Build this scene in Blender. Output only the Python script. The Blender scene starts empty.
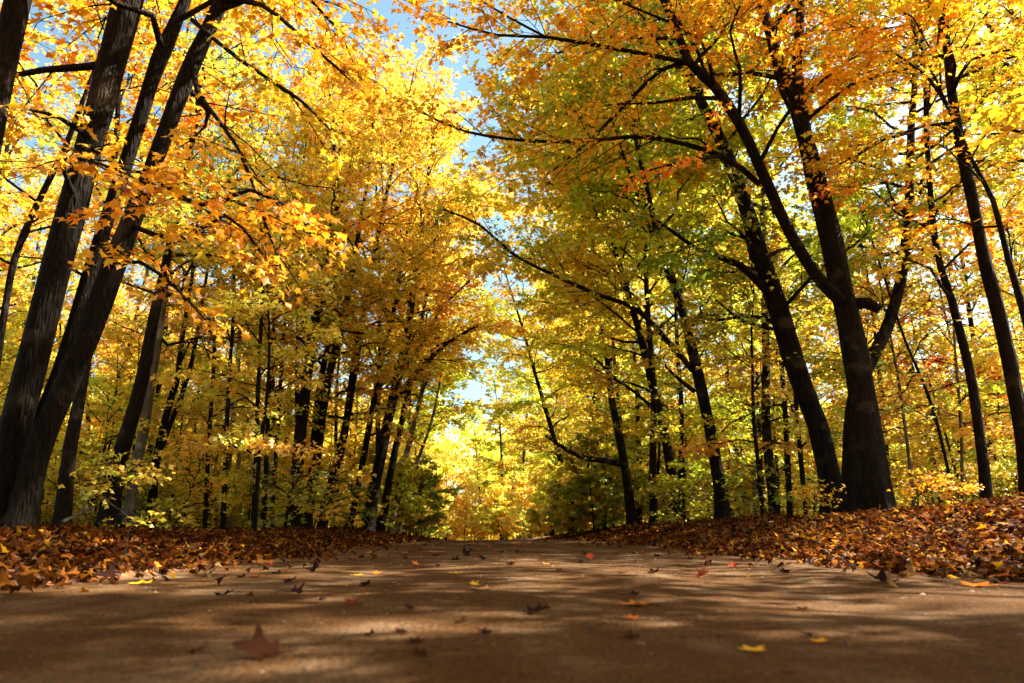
import bpy, math, random
import numpy as np
from mathutils import Vector

random.seed(7)
RNG = np.random.default_rng(11)
scene = bpy.context.scene
COL = scene.collection

# ------------------------------------------------------------------ camera
W, H = 1024.0, 683.0
LENS = 24.0
F = LENS / 36.0 * W
PITCH = math.atan((533.0 - H / 2) / F)
CAM = np.array([0.0, 0.0, 0.22])


def ray(u, v):
    a = (u - W / 2) / F
    b = (H / 2 - v) / F
    return np.array([a, math.cos(PITCH) - b * math.sin(PITCH), math.sin(PITCH) + b * math.cos(PITCH)])


def at(u, v, Y):
    d = ray(u, v)
    return CAM + d * (Y / d[1])


# ------------------------------------------------------------------ terrain
def sstep(t):
    t = np.clip(t, 0, 1)
    return t * t * (3 - 2 * t)


def vnoise(x, y, seed=0):
    x = np.asarray(x, float); y = np.asarray(y, float)
    s = np.zeros(np.broadcast(x, y).shape)
    r = np.random.default_rng(100 + seed)
    for k in range(6):
        fx, fy, p = r.normal(0, 1), r.normal(0, 1), r.uniform(0, 6.28)
        s = s + np.sin(x * fx + y * fy + p)
    return s / 3.5


def road_c(y):
    y = np.asarray(y, float)
    return 0.32 - 0.034 * y - 0.0016 * np.clip(y - 26, 0, None) ** 2


HALF = 2.2


def base_z(y):
    y = np.asarray(y, float)
    return 0.045 * sstep((y - 6) / 12) - 0.016 * np.clip(y - 19, 0, 700)


def ground_z(x, y):
    x = np.asarray(x, float); y = np.asarray(y, float)
    yb = np.clip(y, -20, 60)
    s = x - road_c(np.clip(y, -20, 60))
    d = np.abs(s) - HALF + 0.13 * vnoise(x * .2, y * 1.3, 3) + 0.06 * vnoise(x, y * 4, 4)
    left = s < 0
    hh = np.where(left, 0.16, 0.38)
    ww = np.where(left, 2.0, 2.2)
    h = hh * sstep(d / ww) + 0.05 * sstep(d / 0.25)
    h = h + np.where(d > 0.2, 0.05 * vnoise(x * 1.1, y * 1.1, 1) * sstep((d - .2) / 2), 0)
    far = np.clip(np.hypot(x, y) - 70, 0, None)
    return base_z(y) - 0.03 * (d < 0.0) + h - np.where(d < 0, 0.0, 0.0) + 0.0 * yb + 0.0 * far


def gz(x, y):
    return float(ground_z(x, y))


def on_road(u, v):
    d = ray(u, v)
    p = CAM + d * (-CAM[2] / d[2])
    for _ in range(4):
        z = float(base_z(p[1])) + 0.006
        p = CAM + d * ((z - CAM[2]) / d[2])
    return p


# ------------------------------------------------------------------ materials
def new_mat(name):
    m = bpy.data.materials.new(name)
    m.use_nodes = True
    nt = m.node_tree
    nt.nodes.clear()
    out = nt.nodes.new('ShaderNodeOutputMaterial')
    return m, nt, out


def N(nt, t, **kw):
    n = nt.nodes.new(t)
    for k, v in kw.items():
        if k.startswith('_'):
            n.inputs[k[1:]].default_value = v
        else:
            setattr(n, k, v)
    return n


def ramp(nt, stops):
    r = nt.nodes.new('ShaderNodeValToRGB')
    el = r.color_ramp.elements
    while len(el) < len(stops):
        el.new(0.5)
    for e, (p, c) in zip(el, stops):
        e.position = p
        e.color = (*c, 1)
    return r


def mat_leaf(name='leaf_blade', trans=0.5, gloss=.035, rough=.45):
    m, nt, out = new_mat(name)
    oi = N(nt, 'ShaderNodeObjectInfo')
    at_ = N(nt, 'ShaderNodeAttribute', attribute_name='tone')
    mul = N(nt, 'ShaderNodeMix', data_type='RGBA', blend_type='MULTIPLY')
    mul.inputs[0].default_value = 1
    nt.links.new(oi.outputs['Color'], mul.inputs[6])
    nt.links.new(at_.outputs['Color'], mul.inputs[7])
    # backlit leaves look more saturated than lit ones
    sat = N(nt, 'ShaderNodeHueSaturation')
    sat.inputs['Saturation'].default_value = 1.02
    sat.inputs['Value'].default_value = 1.0
    nt.links.new(mul.outputs[2], sat.inputs['Color'])
    df = N(nt, 'ShaderNodeBsdfDiffuse')
    tr = N(nt, 'ShaderNodeBsdfTranslucent')
    gl = N(nt, 'ShaderNodeBsdfGlossy')
    gl.inputs['Roughness'].default_value = rough
    gl.inputs['Color'].default_value = (1, 1, 1, 1)
    nt.links.new(mul.outputs[2], df.inputs['Color'])
    nt.links.new(sat.outputs['Color'], tr.inputs['Color'])
    mx = N(nt, 'ShaderNodeMixShader')
    mx.inputs[0].default_value = trans
    nt.links.new(df.outputs[0], mx.inputs[1]); nt.links.new(tr.outputs[0], mx.inputs[2])
    mg = N(nt, 'ShaderNodeMixShader')
    mg.inputs[0].default_value = gloss
    nt.links.new(mx.outputs[0], mg.inputs[1]); nt.links.new(gl.outputs[0], mg.inputs[2])
    nt.links.new(mg.outputs[0], out.inputs['Surface'])
    return m


def mat_bark(name, dark, light, patch, scale=1.0):
    m, nt, out = new_mat(name)
    tc = N(nt, 'ShaderNodeTexCoord')
    mp = N(nt, 'ShaderNodeMapping')
    mp.inputs['Scale'].default_value = (14 * scale, 14 * scale, 2.6 * scale)
    nt.links.new(tc.outputs['Object'], mp.inputs['Vector'])
    n1 = N(nt, 'ShaderNodeTexNoise'); n1.inputs['Scale'].default_value = 1.5; n1.inputs['Detail'].default_value = 6
    n1.inputs['Roughness'].default_value = 0.65
    nt.links.new(mp.outputs[0], n1.inputs['Vector'])
    vo = N(nt, 'ShaderNodeTexVoronoi', feature='DISTANCE_TO_EDGE'); vo.inputs['Scale'].default_value = 2.4
    nt.links.new(mp.outputs[0], vo.inputs['Vector'])
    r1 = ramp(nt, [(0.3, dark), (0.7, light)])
    nt.links.new(n1.outputs[0], r1.inputs[0])
    n2 = N(nt, 'ShaderNodeTexNoise'); n2.inputs['Scale'].default_value = 2.2; n2.inputs['Detail'].default_value = 5
    nt.links.new(tc.outputs['Object'], n2.inputs['Vector'])
    r2 = ramp(nt, [(0.56, (0, 0, 0)), (0.66, (1, 1, 1))])
    nt.links.new(n2.outputs[0], r2.inputs[0])
    mx = N(nt, 'ShaderNodeMix', data_type='RGBA')
    nt.links.new(r2.outputs[0], mx.inputs[0])
    nt.links.new(r1.outputs[0], mx.inputs[6])
    mx.inputs[7].default_value = (*patch, 1)
    bs = N(nt, 'ShaderNodeBsdfPrincipled')
    bs.inputs['Roughness'].default_value = 0.9
    bs.inputs['Specular IOR Level'].default_value = 0.12
    nt.links.new(mx.outputs[2], bs.inputs['Base Color'])
    ad = N(nt, 'ShaderNodeMath', operation='MULTIPLY_ADD')
    nt.links.new(vo.outputs[0], ad.inputs[0]); ad.inputs[1].default_value = 1.2
    nt.links.new(n1.outputs[0], ad.inputs[2])
    bp = N(nt, 'ShaderNodeBump'); bp.inputs['Strength'].default_value = 1.0; bp.inputs['Distance'].default_value = 0.06
    nt.links.new(ad.outputs[0], bp.inputs['Height'])
    nt.links.new(bp.outputs[0], bs.inputs['Normal'])
    nt.links.new(bs.outputs[0], out.inputs['Surface'])
    return m


def mat_ground():
    m, nt, out = new_mat('forest_floor')
    tc = N(nt, 'ShaderNodeTexCoord')
    vo = N(nt, 'ShaderNodeTexVoronoi'); vo.inputs['Scale'].default_value = 13; vo.inputs['Randomness'].default_value = 1
    nt.links.new(tc.outputs['Object'], vo.inputs['Vector'])
    sep = N(nt, 'ShaderNodeSeparateColor')
    nt.links.new(vo.outputs['Color'], sep.inputs[0])
    r = ramp(nt, [(0.0, (0.05, 0.02, 0.01)), (0.35, (0.16, 0.055, 0.018)), (0.7, (0.30, 0.11, 0.025)), (0.9, (0.40, 0.2, 0.05)), (1.0, (0.5, 0.33, 0.12))])
    nt.links.new(sep.outputs[0], r.inputs[0])
    n = N(nt, 'ShaderNodeTexNoise'); n.inputs['Scale'].default_value = 6; n.inputs['Detail'].default_value = 8
    nt.links.new(tc.outputs['Object'], n.inputs['Vector'])
    rr = ramp(nt, [(0.35, (0.35, 0.35, 0.35)), (0.6, (1, 1, 1))])
    nt.links.new(n.outputs[0], rr.inputs[0])
    mu = N(nt, 'ShaderNodeMix', data_type='RGBA', blend_type='MULTIPLY'); mu.inputs[0].default_value = 1
    nt.links.new(r.outputs[0], mu.inputs[6]); nt.links.new(rr.outputs[0], mu.inputs[7])
    bs = N(nt, 'ShaderNodeBsdfPrincipled'); bs.inputs['Roughness'].default_value = 0.9
    nt.links.new(mu.outputs[2], bs.inputs['Base Color'])
    ad = N(nt, 'ShaderNodeMath', operation='ADD')
    nt.links.new(vo.outputs['Distance'], ad.inputs[0]); nt.links.new(n.outputs[0], ad.inputs[1])
    bp = N(nt, 'ShaderNodeBump'); bp.inputs['Strength'].default_value = 1; bp.inputs['Distance'].default_value = 0.05
    nt.links.new(ad.outputs[0], bp.inputs['Height']); nt.links.new(bp.outputs[0], bs.inputs['Normal'])
    nt.links.new(bs.outputs[0], out.inputs['Surface'])
    return m


def mat_road():
    m, nt, out = new_mat('packed_dirt')
    tc = N(nt, 'ShaderNodeTexCoord')
    n1 = N(nt, 'ShaderNodeTexNoise'); n1.inputs['Scale'].default_value = 2.2; n1.inputs['Detail'].default_value = 9; n1.inputs['Roughness'].default_value = 0.62
    nt.links.new(tc.outputs['Object'], n1.inputs['Vector'])
    mp = N(nt, 'ShaderNodeMapping'); mp.inputs['Scale'].default_value = (2.2, 0.35, 1)
    nt.links.new(tc.outputs['Object'], mp.inputs['Vector'])
    n0 = N(nt, 'ShaderNodeTexNoise'); n0.inputs['Scale'].default_value = 1.3; n0.inputs['Detail'].default_value = 5
    nt.links.new(mp.outputs[0], n0.inputs['Vector'])
    r1 = ramp(nt, [(0.3, (0.05, 0.021, 0.006)), (0.5, (0.09, 0.043, 0.0155)), (0.68, (0.20, 0.13, 0.075))])
    av = N(nt, 'ShaderNodeMath', operation='MULTIPLY_ADD'); av.inputs[1].default_value = 0.5
    nt.links.new(n0.outputs[0], av.inputs[0])
    hv = N(nt, 'ShaderNodeMath', operation='MULTIPLY'); hv.inputs[1].default_value = 0.5
    nt.links.new(n1.outputs[0], hv.inputs[0]); nt.links.new(hv.outputs[0], av.inputs[2])
    nt.links.new(av.outputs[0], r1.inputs[0])
    vo = N(nt, 'ShaderNodeTexVoronoi'); vo.inputs['Scale'].default_value = 55
    nt.links.new(tc.outputs['Object'], vo.inputs['Vector'])
    sp = N(nt, 'ShaderNodeSeparateColor'); nt.links.new(vo.outputs['Color'], sp.inputs[0])
    rs = ramp(nt, [(0.0, (0.45, 0.42, 0.4)), (0.10, (0.7, 0.68, 0.66)), (0.16, (1, 1, 1)), (0.93, (1, 1, 1)), (1.0, (1.35, 1.3, 1.25))])
    nt.links.new(sp.outputs[0], rs.inputs[0])
    n3 = N(nt, 'ShaderNodeTexNoise'); n3.inputs['Scale'].default_value = 9; n3.inputs['Detail'].default_value = 3
    nt.links.new(tc.outputs['Object'], n3.inputs['Vector'])
    rm = ramp(nt, [(0.45, (0, 0, 0)), (0.62, (1, 1, 1))])
    nt.links.new(n3.outputs[0], rm.inputs[0])
    mu = N(nt, 'ShaderNodeMix', data_type='RGBA', blend_type='MULTIPLY')
    nt.links.new(rm.outputs[0], mu.inputs[0])
    nt.links.new(r1.outputs[0], mu.inputs[6]); nt.links.new(rs.outputs[0], mu.inputs[7])
    # fine grit: dark and pale grains
    n5 = N(nt, 'ShaderNodeTexNoise'); n5.inputs['Scale'].default_value = 120; n5.inputs['Detail'].default_value = 4
    nt.links.new(tc.outputs['Object'], n5.inputs['Vector'])
    r5 = ramp(nt, [(0.32, (.35, .33, .32)), (0.46, (.9, .9, .9)), (0.58, (1.05, 1.05, 1.05)), (0.72, (1.7, 1.65, 1.6))])
    nt.links.new(n5.outputs[0], r5.inputs[0])
    mu2 = N(nt, 'ShaderNodeMix', data_type='RGBA', blend_type='MULTIPLY'); mu2.inputs[0].default_value = 1
    nt.links.new(mu.outputs[2], mu2.inputs[6]); nt.links.new(r5.outputs[0], mu2.inputs[7])
    bs = N(nt, 'ShaderNodeBsdfPrincipled'); bs.inputs['Roughness'].default_value = 0.9
    bs.inputs['Specular IOR Level'].default_value = 0.04
    nt.links.new(mu2.outputs[2], bs.inputs['Base Color'])
    n4 = N(nt, 'ShaderNodeTexNoise'); n4.inputs['Scale'].default_value = 70; n4.inputs['Detail'].default_value = 5
    nt.links.new(tc.outputs['Object'], n4.inputs['Vector'])
    ad = N(nt, 'ShaderNodeMath', operation='MULTIPLY_ADD'); ad.inputs[1].default_value = 0.3
    nt.links.new(n4.outputs[0], ad.inputs[0]); nt.links.new(n1.outputs[0], ad.inputs[2])
    bp = N(nt, 'ShaderNodeBump'); bp.inputs['Strength'].default_value = 1.0; bp.inputs['Distance'].default_value = 0.04
    nt.links.new(ad.outputs[0], bp.inputs['Height']); nt.links.new(bp.outputs[0], bs.inputs['Normal'])
    nt.links.new(bs.outputs[0], out.inputs['Surface'])
    return m


M_LEAF = mat_leaf('leaf_blade', 0.55)
M_DRY = mat_leaf('dry_leaf', 0.25, .002, .6)
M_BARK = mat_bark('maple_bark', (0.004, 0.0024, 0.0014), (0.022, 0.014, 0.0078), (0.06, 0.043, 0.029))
M_PALE = mat_bark('pale_bark', (0.07, 0.055, 0.045), (0.24, 0.2, 0.165), (0.42, 0.37, 0.32))
M_TWIG = mat_bark('twig_bark', (0.012, 0.008, 0.006), (0.035, 0.024, 0.017), (0.05, 0.036, 0.026))
M_GROUND = mat_ground()
M_ROAD = mat_road()


# ------------------------------------------------------------------ mesh helpers
def mesh_from(name, V, quads=None, tris=None, tone_q=None, tone_t=None, mat=None, smooth=False):
    me = bpy.data.meshes.new(name)
    V = np.asarray(V, dtype=np.float32)
    nq = 0 if quads is None else len(quads)
    nt_ = 0 if tris is None else len(tris)
    me.vertices.add(len(V))
    me.vertices.foreach_set('co', V.ravel())
    loops = []
    if nq: loops.append(np.asarray(quads, np.int32).ravel())
    if nt_: loops.append(np.asarray(tris, np.int32).ravel())
    L = np.concatenate(loops)
    me.loops.add(len(L))
    me.loops.foreach_set('vertex_index', L)
    me.polygons.add(nq + nt_)
    starts = np.concatenate([np.arange(nq) * 4, nq * 4 + np.arange(nt_) * 3]).astype(np.int32)
    me.polygons.foreach_set('loop_start', starts)
    if smooth:
        me.polygons.foreach_set('use_smooth', np.ones(nq + nt_, bool))
    me.update(calc_edges=True)
    tones = []
    if tone_q is not None: tones.append(tone_q)
    if tone_t is not None: tones.append(tone_t)
    if tones:
        a = me.attributes.new('tone', 'FLOAT_COLOR', 'FACE')
        a.data.foreach_set('color', np.concatenate(tones).astype(np.float32).ravel())
    if mat: me.materials.append(mat)
    return me


def link(name, me, parent=None):
    o = bpy.data.objects.new(name, me)
    COL.objects.link(o)
    if parent is not None: o.parent = parent
    return o


def tag(o, label, cat, group=None):
    o['label'] = label; o['category'] = cat
    if group: o['group'] = group
    return o


def empty(name, loc):
    o = bpy.data.objects.new(name, None)
    o.empty_display_size = 0.3
    COL.objects.link(o)
    o.location = loc
    return o


def unit(v):
    return v / (np.linalg.norm(v, axis=-1, keepdims=True) + 1e-9)


class Wood:
    def __init__(s): s.V = []; s.Q = []; s.n = 0

    def tube(s, pts, rad, sides=6, rough=0.0, flare=0.0, seed=0):
        pts = np.asarray(pts, float); rad = np.asarray(rad, float)
        n = len(pts)
        tan = unit(np.gradient(pts, axis=0))
        ref = np.array([0.3, 1.0, 0.1]) if abs(tan[:, 2]).mean() > 0.6 else np.array([0.0, 0.1, 1.0])
        a = unit(np.cross(tan, ref)); b = np.cross(tan, a)
        th = np.linspace(0, 2 * np.pi, sides, endpoint=False)
        R = rad[:, None] * np.ones((1, sides))
        if rough > 0:
            L = np.concatenate([[0], np.cumsum(np.linalg.norm(np.diff(pts, axis=0), axis=1))])
            r = np.random.default_rng(seed)
            k = np.zeros_like(R)
            for q in range(10):
                m = r.integers(1, 6); fz = r.normal(0, 2.5); ph = r.uniform(0, 6.28)
                k += np.sin(m * th[None, :] + fz * L[:, None] + ph) / (1 + 0.3 * m)
            R = R * (1 + rough * np.clip(k, -1.6, 1.2) / 2)
            if flare > 0:
                lob = 1 + 0.55 * np.sin(5 * th + seed) * np.exp(-L[:, None] / 0.3)
                R = R * (1 + flare * np.exp(-L[:, None] / 0.28) * lob)
        P = pts[:, None, :] + R[..., None] * (np.cos(th)[None, :, None] * a[:, None, :] + np.sin(th)[None, :, None] * b[:, None, :])
        i = np.arange(n - 1)[:, None] * sides; j = np.arange(sides)[None, :]; j2 = (j + 1) % sides
        q = np.stack([i + j, i + j2, i + sides + j2, i + sides + j], -1).reshape(-1, 4)
        s.V.append(P.reshape(-1, 3)); s.Q.append(q + s.n); s.n += n * sides

    def cones(s, A, B, r0, r1):
        """many straight three-sided twigs at once"""
        k = len(A)
        if k == 0: return
        t = unit(B - A)
        ref = np.where(np.abs(t[:, 2:3]) > 0.8, np.array([[1.0, 0, 0]]), np.array([[0, 0, 1.0]]))
        a = unit(np.cross(t, ref)); b = np.cross(t, a)
        P = []
        for C, r in ((A, r0), (B, r1)):
            for m in range(3):
                an = m * 2.0944
                P.append(C + r * (math.cos(an) * a + math.sin(an) * b))
        P = np.stack(P, 1).reshape(-1, 3)
        o = np.arange(k)[:, None, None] * 6
        f = np.array([[0, 1, 4, 3], [1, 2, 5, 4], [2, 0, 3, 5]])[None]
        s.V.append(P); s.Q.append((o + f).reshape(-1, 4) + s.n); s.n += 6 * k

    def mesh(s, name, mat, origin, smooth=True):
        if not s.V: return None
        return mesh_from(name, np.concatenate(s.V) - origin, quads=np.concatenate(s.Q), mat=mat, smooth=smooth)


# maple leaf outlines: (across, along)
STAR = np.array([[0, 0.0], [.30, -.10], [.24, .17], [.58, .40], [.25, .50], [0, 1.0], [-.25, .50], [-.58, .40], [-.24, .17], [-.30, -.10], [0, .3]])
STAR_T = np.array([[10, i, (i + 1) % 10] for i in range(10)])
MID = np.array([[0, 0], [.52, .36], [.2, .52], [0, 1.0], [-.2, .52], [-.52, .36]])
MID_T = np.array([[0, 1, 2], [0, 2, 3], [0, 3, 4], [0, 4, 5]])
KITE = np.array([[0, 0], [.5, .42], [0, 1.0], [-.5, .42]])
KITE_T = np.array([[0, 1, 2], [0, 2, 3]])


def leaf_mesh(name, P, D, Nn, S, tone, shape, mat, origin, curl=0.25):
    out, tri = {'star': (STAR, STAR_T), 'mid': (MID, MID_T), 'kite': (KITE, KITE_T)}[shape]
    n = len(P)
    D = unit(D)
    side = unit(np.cross(D, Nn)); Nn = np.cross(side, D)
    x = out[:, 0][None, :, None]; y = out[:, 1][None, :, None]
    cu = (RNG.normal(0.6, 0.6, n) * curl)[:, None, None]
    cv = (RNG.normal(0.4, 0.7, n) * curl)[:, None, None]
    z = -cu * np.abs(x) * 1.2 - cv * y * y * 0.8
    V = P[:, None, :] + S[:, None, None] * (x * side[:, None, :] + y * D[:, None, :] + z * Nn[:, None, :])
    T = (np.arange(n)[:, None, None] * len(out) + tri[None]).reshape(-1, 3)
    tt = np.concatenate([tone, np.ones((n, 1))], 1)
    tt = np.repeat(tt, len(tri), axis=0)
    return mesh_from(name, V.reshape(-1, 3) - origin, tris=T, tone_t=tt, mat=mat)


def spline(ctrl, step=0.35):
    c = np.asarray(ctrl, float)
    c = np.vstack([2 * c[0] - c[1], c, 2 * c[-1] - c[-2]])
    out = []
    for i in range(1, len(c) - 2):
        L = np.linalg.norm(c[i + 1][:3] - c[i][:3]); k = max(2, int(L / step))
        for t in np.linspace(0, 1, k, endpoint=False):
            p0, p1, p2, p3 = c[i - 1], c[i], c[i + 1], c[i + 2]
            out.append(0.5 * ((2 * p1) + (-p0 + p2) * t + (2 * p0 - 5 * p1 + 4 * p2 - p3) * t * t + (-p0 + 3 * p1 - 3 * p2 + p3) * t ** 3))
    out.append(c[-2])
    return np.array(out)


class Tree:
    def __init__(s, origin, leaf=0.09, shape='mid', twig_wood=True, dens=1.0, vary=0.5, seed=1):
        s.o = np.asarray(origin, float); s.leaf = leaf; s.shape = shape; s.tw = twig_wood; s.dens = dens; s.vary = vary
        s.r = np.random.default_rng(seed)
        s.branches = Wood(); s.P = []; s.D = []; s.N = []; s.T = []
        s.seed = seed

    def leaves_on(s, A, B, per_m, tone):
        r = s.r
        L = np.linalg.norm(B - A, axis=1)
        cnt = np.maximum(2, (L * per_m * s.dens * r.uniform(.6, 1.4, len(L))).astype(int))
        idx = np.repeat(np.arange(len(A)), cnt)
        n = len(idx)
        t = r.uniform(0.1, 1.08, n)[:, None]
        d = unit(B - A)[idx]
        up = np.array([0, 0, 1.0])
        sd = unit(np.cross(d, up)); sg = r.choice([-1, 1], n)[:, None]
        P = A[idx] * (1 - t) + B[idx] * t + r.normal(0, 0.035, (n, 3))
        D = d * r.uniform(.1, 1, n)[:, None] + sd * sg * r.uniform(.3, 1.1, n)[:, None] + up * r.normal(-0.35, .35, n)[:, None]
        Nn = up + r.normal(0, .42, (n, 3))
        P = P + unit(D) * 0.03
        T = tone[idx] * np.exp(r.normal(0, .10, (n, 1)))
        q = r.uniform(0, 1, n)
        T[q < .06] *= np.array([.55, .35, .5])
        T[q > .93] *= np.array([.8, 1.12, 1])
        s.P.append(P); s.D.append(D); s.N.append(Nn); s.T.append(T)

    def tone(s, n, k=None):
        """hue drifts from twig to twig: towards green or towards red"""
        h = s.r.normal(0, s.vary, (n, 1)) if k is None else k + s.r.normal(0, s.vary * .35, (n, 1))
        g = np.clip(1 + 0.15 * h, .45, 1.2); rr = np.clip(1 - 0.15 * h, .55, 1.15)
        return np.concatenate([rr, g, np.ones_like(g)], 1)

    def spray(s, pts, rad, dens=1.0, droop=0.12, start=0.2, leafy=1.0, hue=None):
        """leafy side shoots along one limb, lying in loose horizontal layers"""
        r = s.r
        pts = np.asarray(pts, float)
        seg = np.linalg.norm(np.diff(pts, axis=0), axis=1); L = seg.sum()
        cum = np.concatenate([[0], np.cumsum(seg)]) / L
        n2 = max(3, int(L / 0.27 * dens))
        up = np.array([0, 0, 1.0])
        sg = r.choice([-1, 1])
        hue = r.normal(0, s.vary) if hue is None else hue
        A_, B_ = [], []
        for i in range(n2):
            t = start + (1.0 - start) * (i + r.uniform(0, 1)) / n2
            p = np.array([np.interp(t, cum, pts[:, k]) for k in range(3)])
            p2 = np.array([np.interp(min(1, t + .05), cum, pts[:, k]) for k in range(3)])
            p1 = np.array([np.interp(max(0, t - .05), cum, pts[:, k]) for k in range(3)])
            d = unit(p2 - p1); sg = -sg
            sd = unit(np.cross(d, up)) * sg
            ang = r.uniform(.5, 1.15)
            dd = unit(d * math.cos(ang) + sd * math.sin(ang) + up * r.normal(0.05, .25))
            l2 = min(1.5, L * 0.42 * (1.1 - t) + 0.35) * r.uniform(.6, 1.2)
            k = 4
            ts = np.linspace(0, 1, k)[:, None]
            b = p + dd * ts * l2 + up * (-droop * l2 * ts ** 2) + np.cumsum(r.normal(0, .02 * l2, (k, 3)), 0) * (ts > 0)
            rr = min(0.012, 0.006 + 0.004 * l2)
            s.branches.tube(b, np.linspace(rr, 0.0025, k), 3)
            # twigs
            nt_ = max(2, int(l2 / 0.16))
            tt = r.uniform(0.15, 1.0, nt_)
            bp = np.stack([np.interp(tt, ts[:, 0], b[:, m]) for m in range(3)], 1)
            d2 = unit(b[-1] - b[0]); s2 = unit(np.cross(d2, up))
            sgn = np.where(np.arange(nt_) % 2 == 0, 1, -1)[:, None]
            td = unit(d2 + s2 * sgn * r.uniform(.4, 1.4, (nt_, 1)) + up * r.normal(-.05, .25, (nt_, 1)))
            tl = r.uniform(.18, .5, (nt_, 1)) * (1.1 - .5 * tt[:, None])
            A_.append(bp); B_.append(bp + td * tl)
            A_.append(b[:-1]); B_.append(b[1:])
        # limb tip
        A_.append(pts[-2:-1]); B_.append(pts[-1:] + unit(pts[-1:] - pts[-2:-1]) * .25)
        A = np.concatenate(A_); B = np.concatenate(B_)
        if s.tw: s.branches.cones(A, B, 0.004, 0.0018)
        s.leaves_on(A, B, 22 * leafy, s.tone(len(A), hue))

    def primary(s, p, d, L, r0, hue=None, droop=.1, leafy=1.0, lift=0.25):
        r = s.r; k = 7
        ts = np.linspace(0, 1, k)[:, None]
        up = np.array([0, 0, 1.0])
        wig = np.cumsum(r.normal(0, .035 * L, (k, 3)), 0); wig[0] = 0
        b = p + d * ts * L + up * (lift * L * ts * (1 - ts) - droop * L * ts ** 2) + wig
        s.branches.tube(b, np.linspace(r0, 0.006, k), 5)
        s.spray(b, r0, leafy=leafy, hue=hue)

    def crown(s, stem, h0, n, Lmax, bias=None, top_leafy=1.0, flat=.25):
        """stem: array of points (x,y,z,r); random primaries from height fraction h0 to the tip"""
        r = s.r
        m = len(stem)
        az = r.uniform(0, 6.28)
        for i in range(n):
            f = h0 + (1 - h0) * ((i + r.uniform(0, .8)) / n)
            q = f * (m - 1); i0 = min(int(q), m - 2); w = q - i0
            p = stem[i0] * (1 - w) + stem[i0 + 1] * w
            az += 2.4 + r.normal(0, .4)
            g = (f - h0) / (1 - h0)
            L = Lmax * (0.45 + 1.1 * math.sin(math.pi * min(1, .18 + .82 * g)) * .55) * r.uniform(.7, 1.15)
            el = r.normal(flat + .75 * g, .18)
            d = np.array([math.cos(az) * math.cos(el), math.sin(az) * math.cos(el), math.sin(el)])
            if bias is not None: d = unit(d + np.asarray(bias) * r.uniform(.3, 1))
            s.primary(p[:3], d, L, max(.012, min(p[3] * .5, .045)))

    def finish(s, root, color, leafname='crown'):
        me = s.branches.mesh('branches', M_TWIG, s.o)
        objs = []
        if me: objs.append(link('branches', me, root))
        if s.P:
            P = np.concatenate(s.P); D = np.concatenate(s.D); Nn = np.concatenate(s.N); T = np.concatenate(s.T)
            S = s.leaf * s.r.uniform(.65, 1.25, len(P))
            me = leaf_mesh(leafname, P, D, Nn, S, T, s.shape, M_LEAF, s.o)
            o = link(leafname, me, root); o.color = (*color, 1)
            objs.append(o)
            s.count = len(P)
        return objs


# ------------------------------------------------------------------ leaf colours (real, unshaded)
ORANGE = (0.90, 0.47, 0.035)
AMBER = (0.90, 0.55, 0.045)
GOLD = (0.90, 0.61, 0.06)
YELLOW = (0.90, 0.67, 0.085)
OLIVE = (0.60, 0.50, 0.04)
GREEN = (0.36, 0.34, 0.04)
LIME = (0.72, 0.59, 0.06)
RUST = (0.55, 0.14, 0.02)


def stem_px(px, Y, dY=0.0, Htop=14.0, grounded=True, grow=True, seed=0):
    """trunk centre line through picture-measured points at depth Y, then on to the tree's top; rows x,y,z,r"""
    r = np.random.default_rng(seed + 500)
    rows = []
    for i, (u, v, w) in enumerate(px):
        Yi = Y + dY * i / max(1, len(px) - 1)
        p = at(u, v, Yi)
        rows.append([*p, .88 * w / 2 / F * Yi / ray(u, v)[1] / math.hypot(1, (u - W / 2) / F)])
    rows = np.array(rows)
    if grounded:
        d = rows[0] - rows[1]
        z0 = gz(rows[0, 0], rows[0, 1]) - .08
        if rows[0, 2] > z0 + .05:
            k = (rows[0, 2] - z0) / max(.2, rows[1, 2] - rows[0, 2])
            b = rows[0, :3] + d[:3] * k * .5; b[2] = z0
            rows = np.vstack([[*b, rows[0, 3] * 1.05], rows])
        else:
            rows[0, 2] = z0
    if grow and rows[-1, 2] < Htop:
        d = unit(rows[-1, :3] - rows[-2, :3]); p = rows[-1, :3].copy(); rad = rows[-1, 3]
        n = max(2, int((Htop - p[2]) / 1.6)); h0 = p[2]
        for i in range(n):
            d = unit(d + np.array([0, 0, .12]) + r.normal(0, .07, 3))
            p = p + d * (Htop - h0) / n / max(.6, d[2])
            rows = np.vstack([rows, [*p, rad * (1 - .85 * (i + 1) / n)]])
    return spline(rows, 0.3)


TREES = []     # (x, y) of the trunks already standing


LEAN_IN = .35


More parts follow.
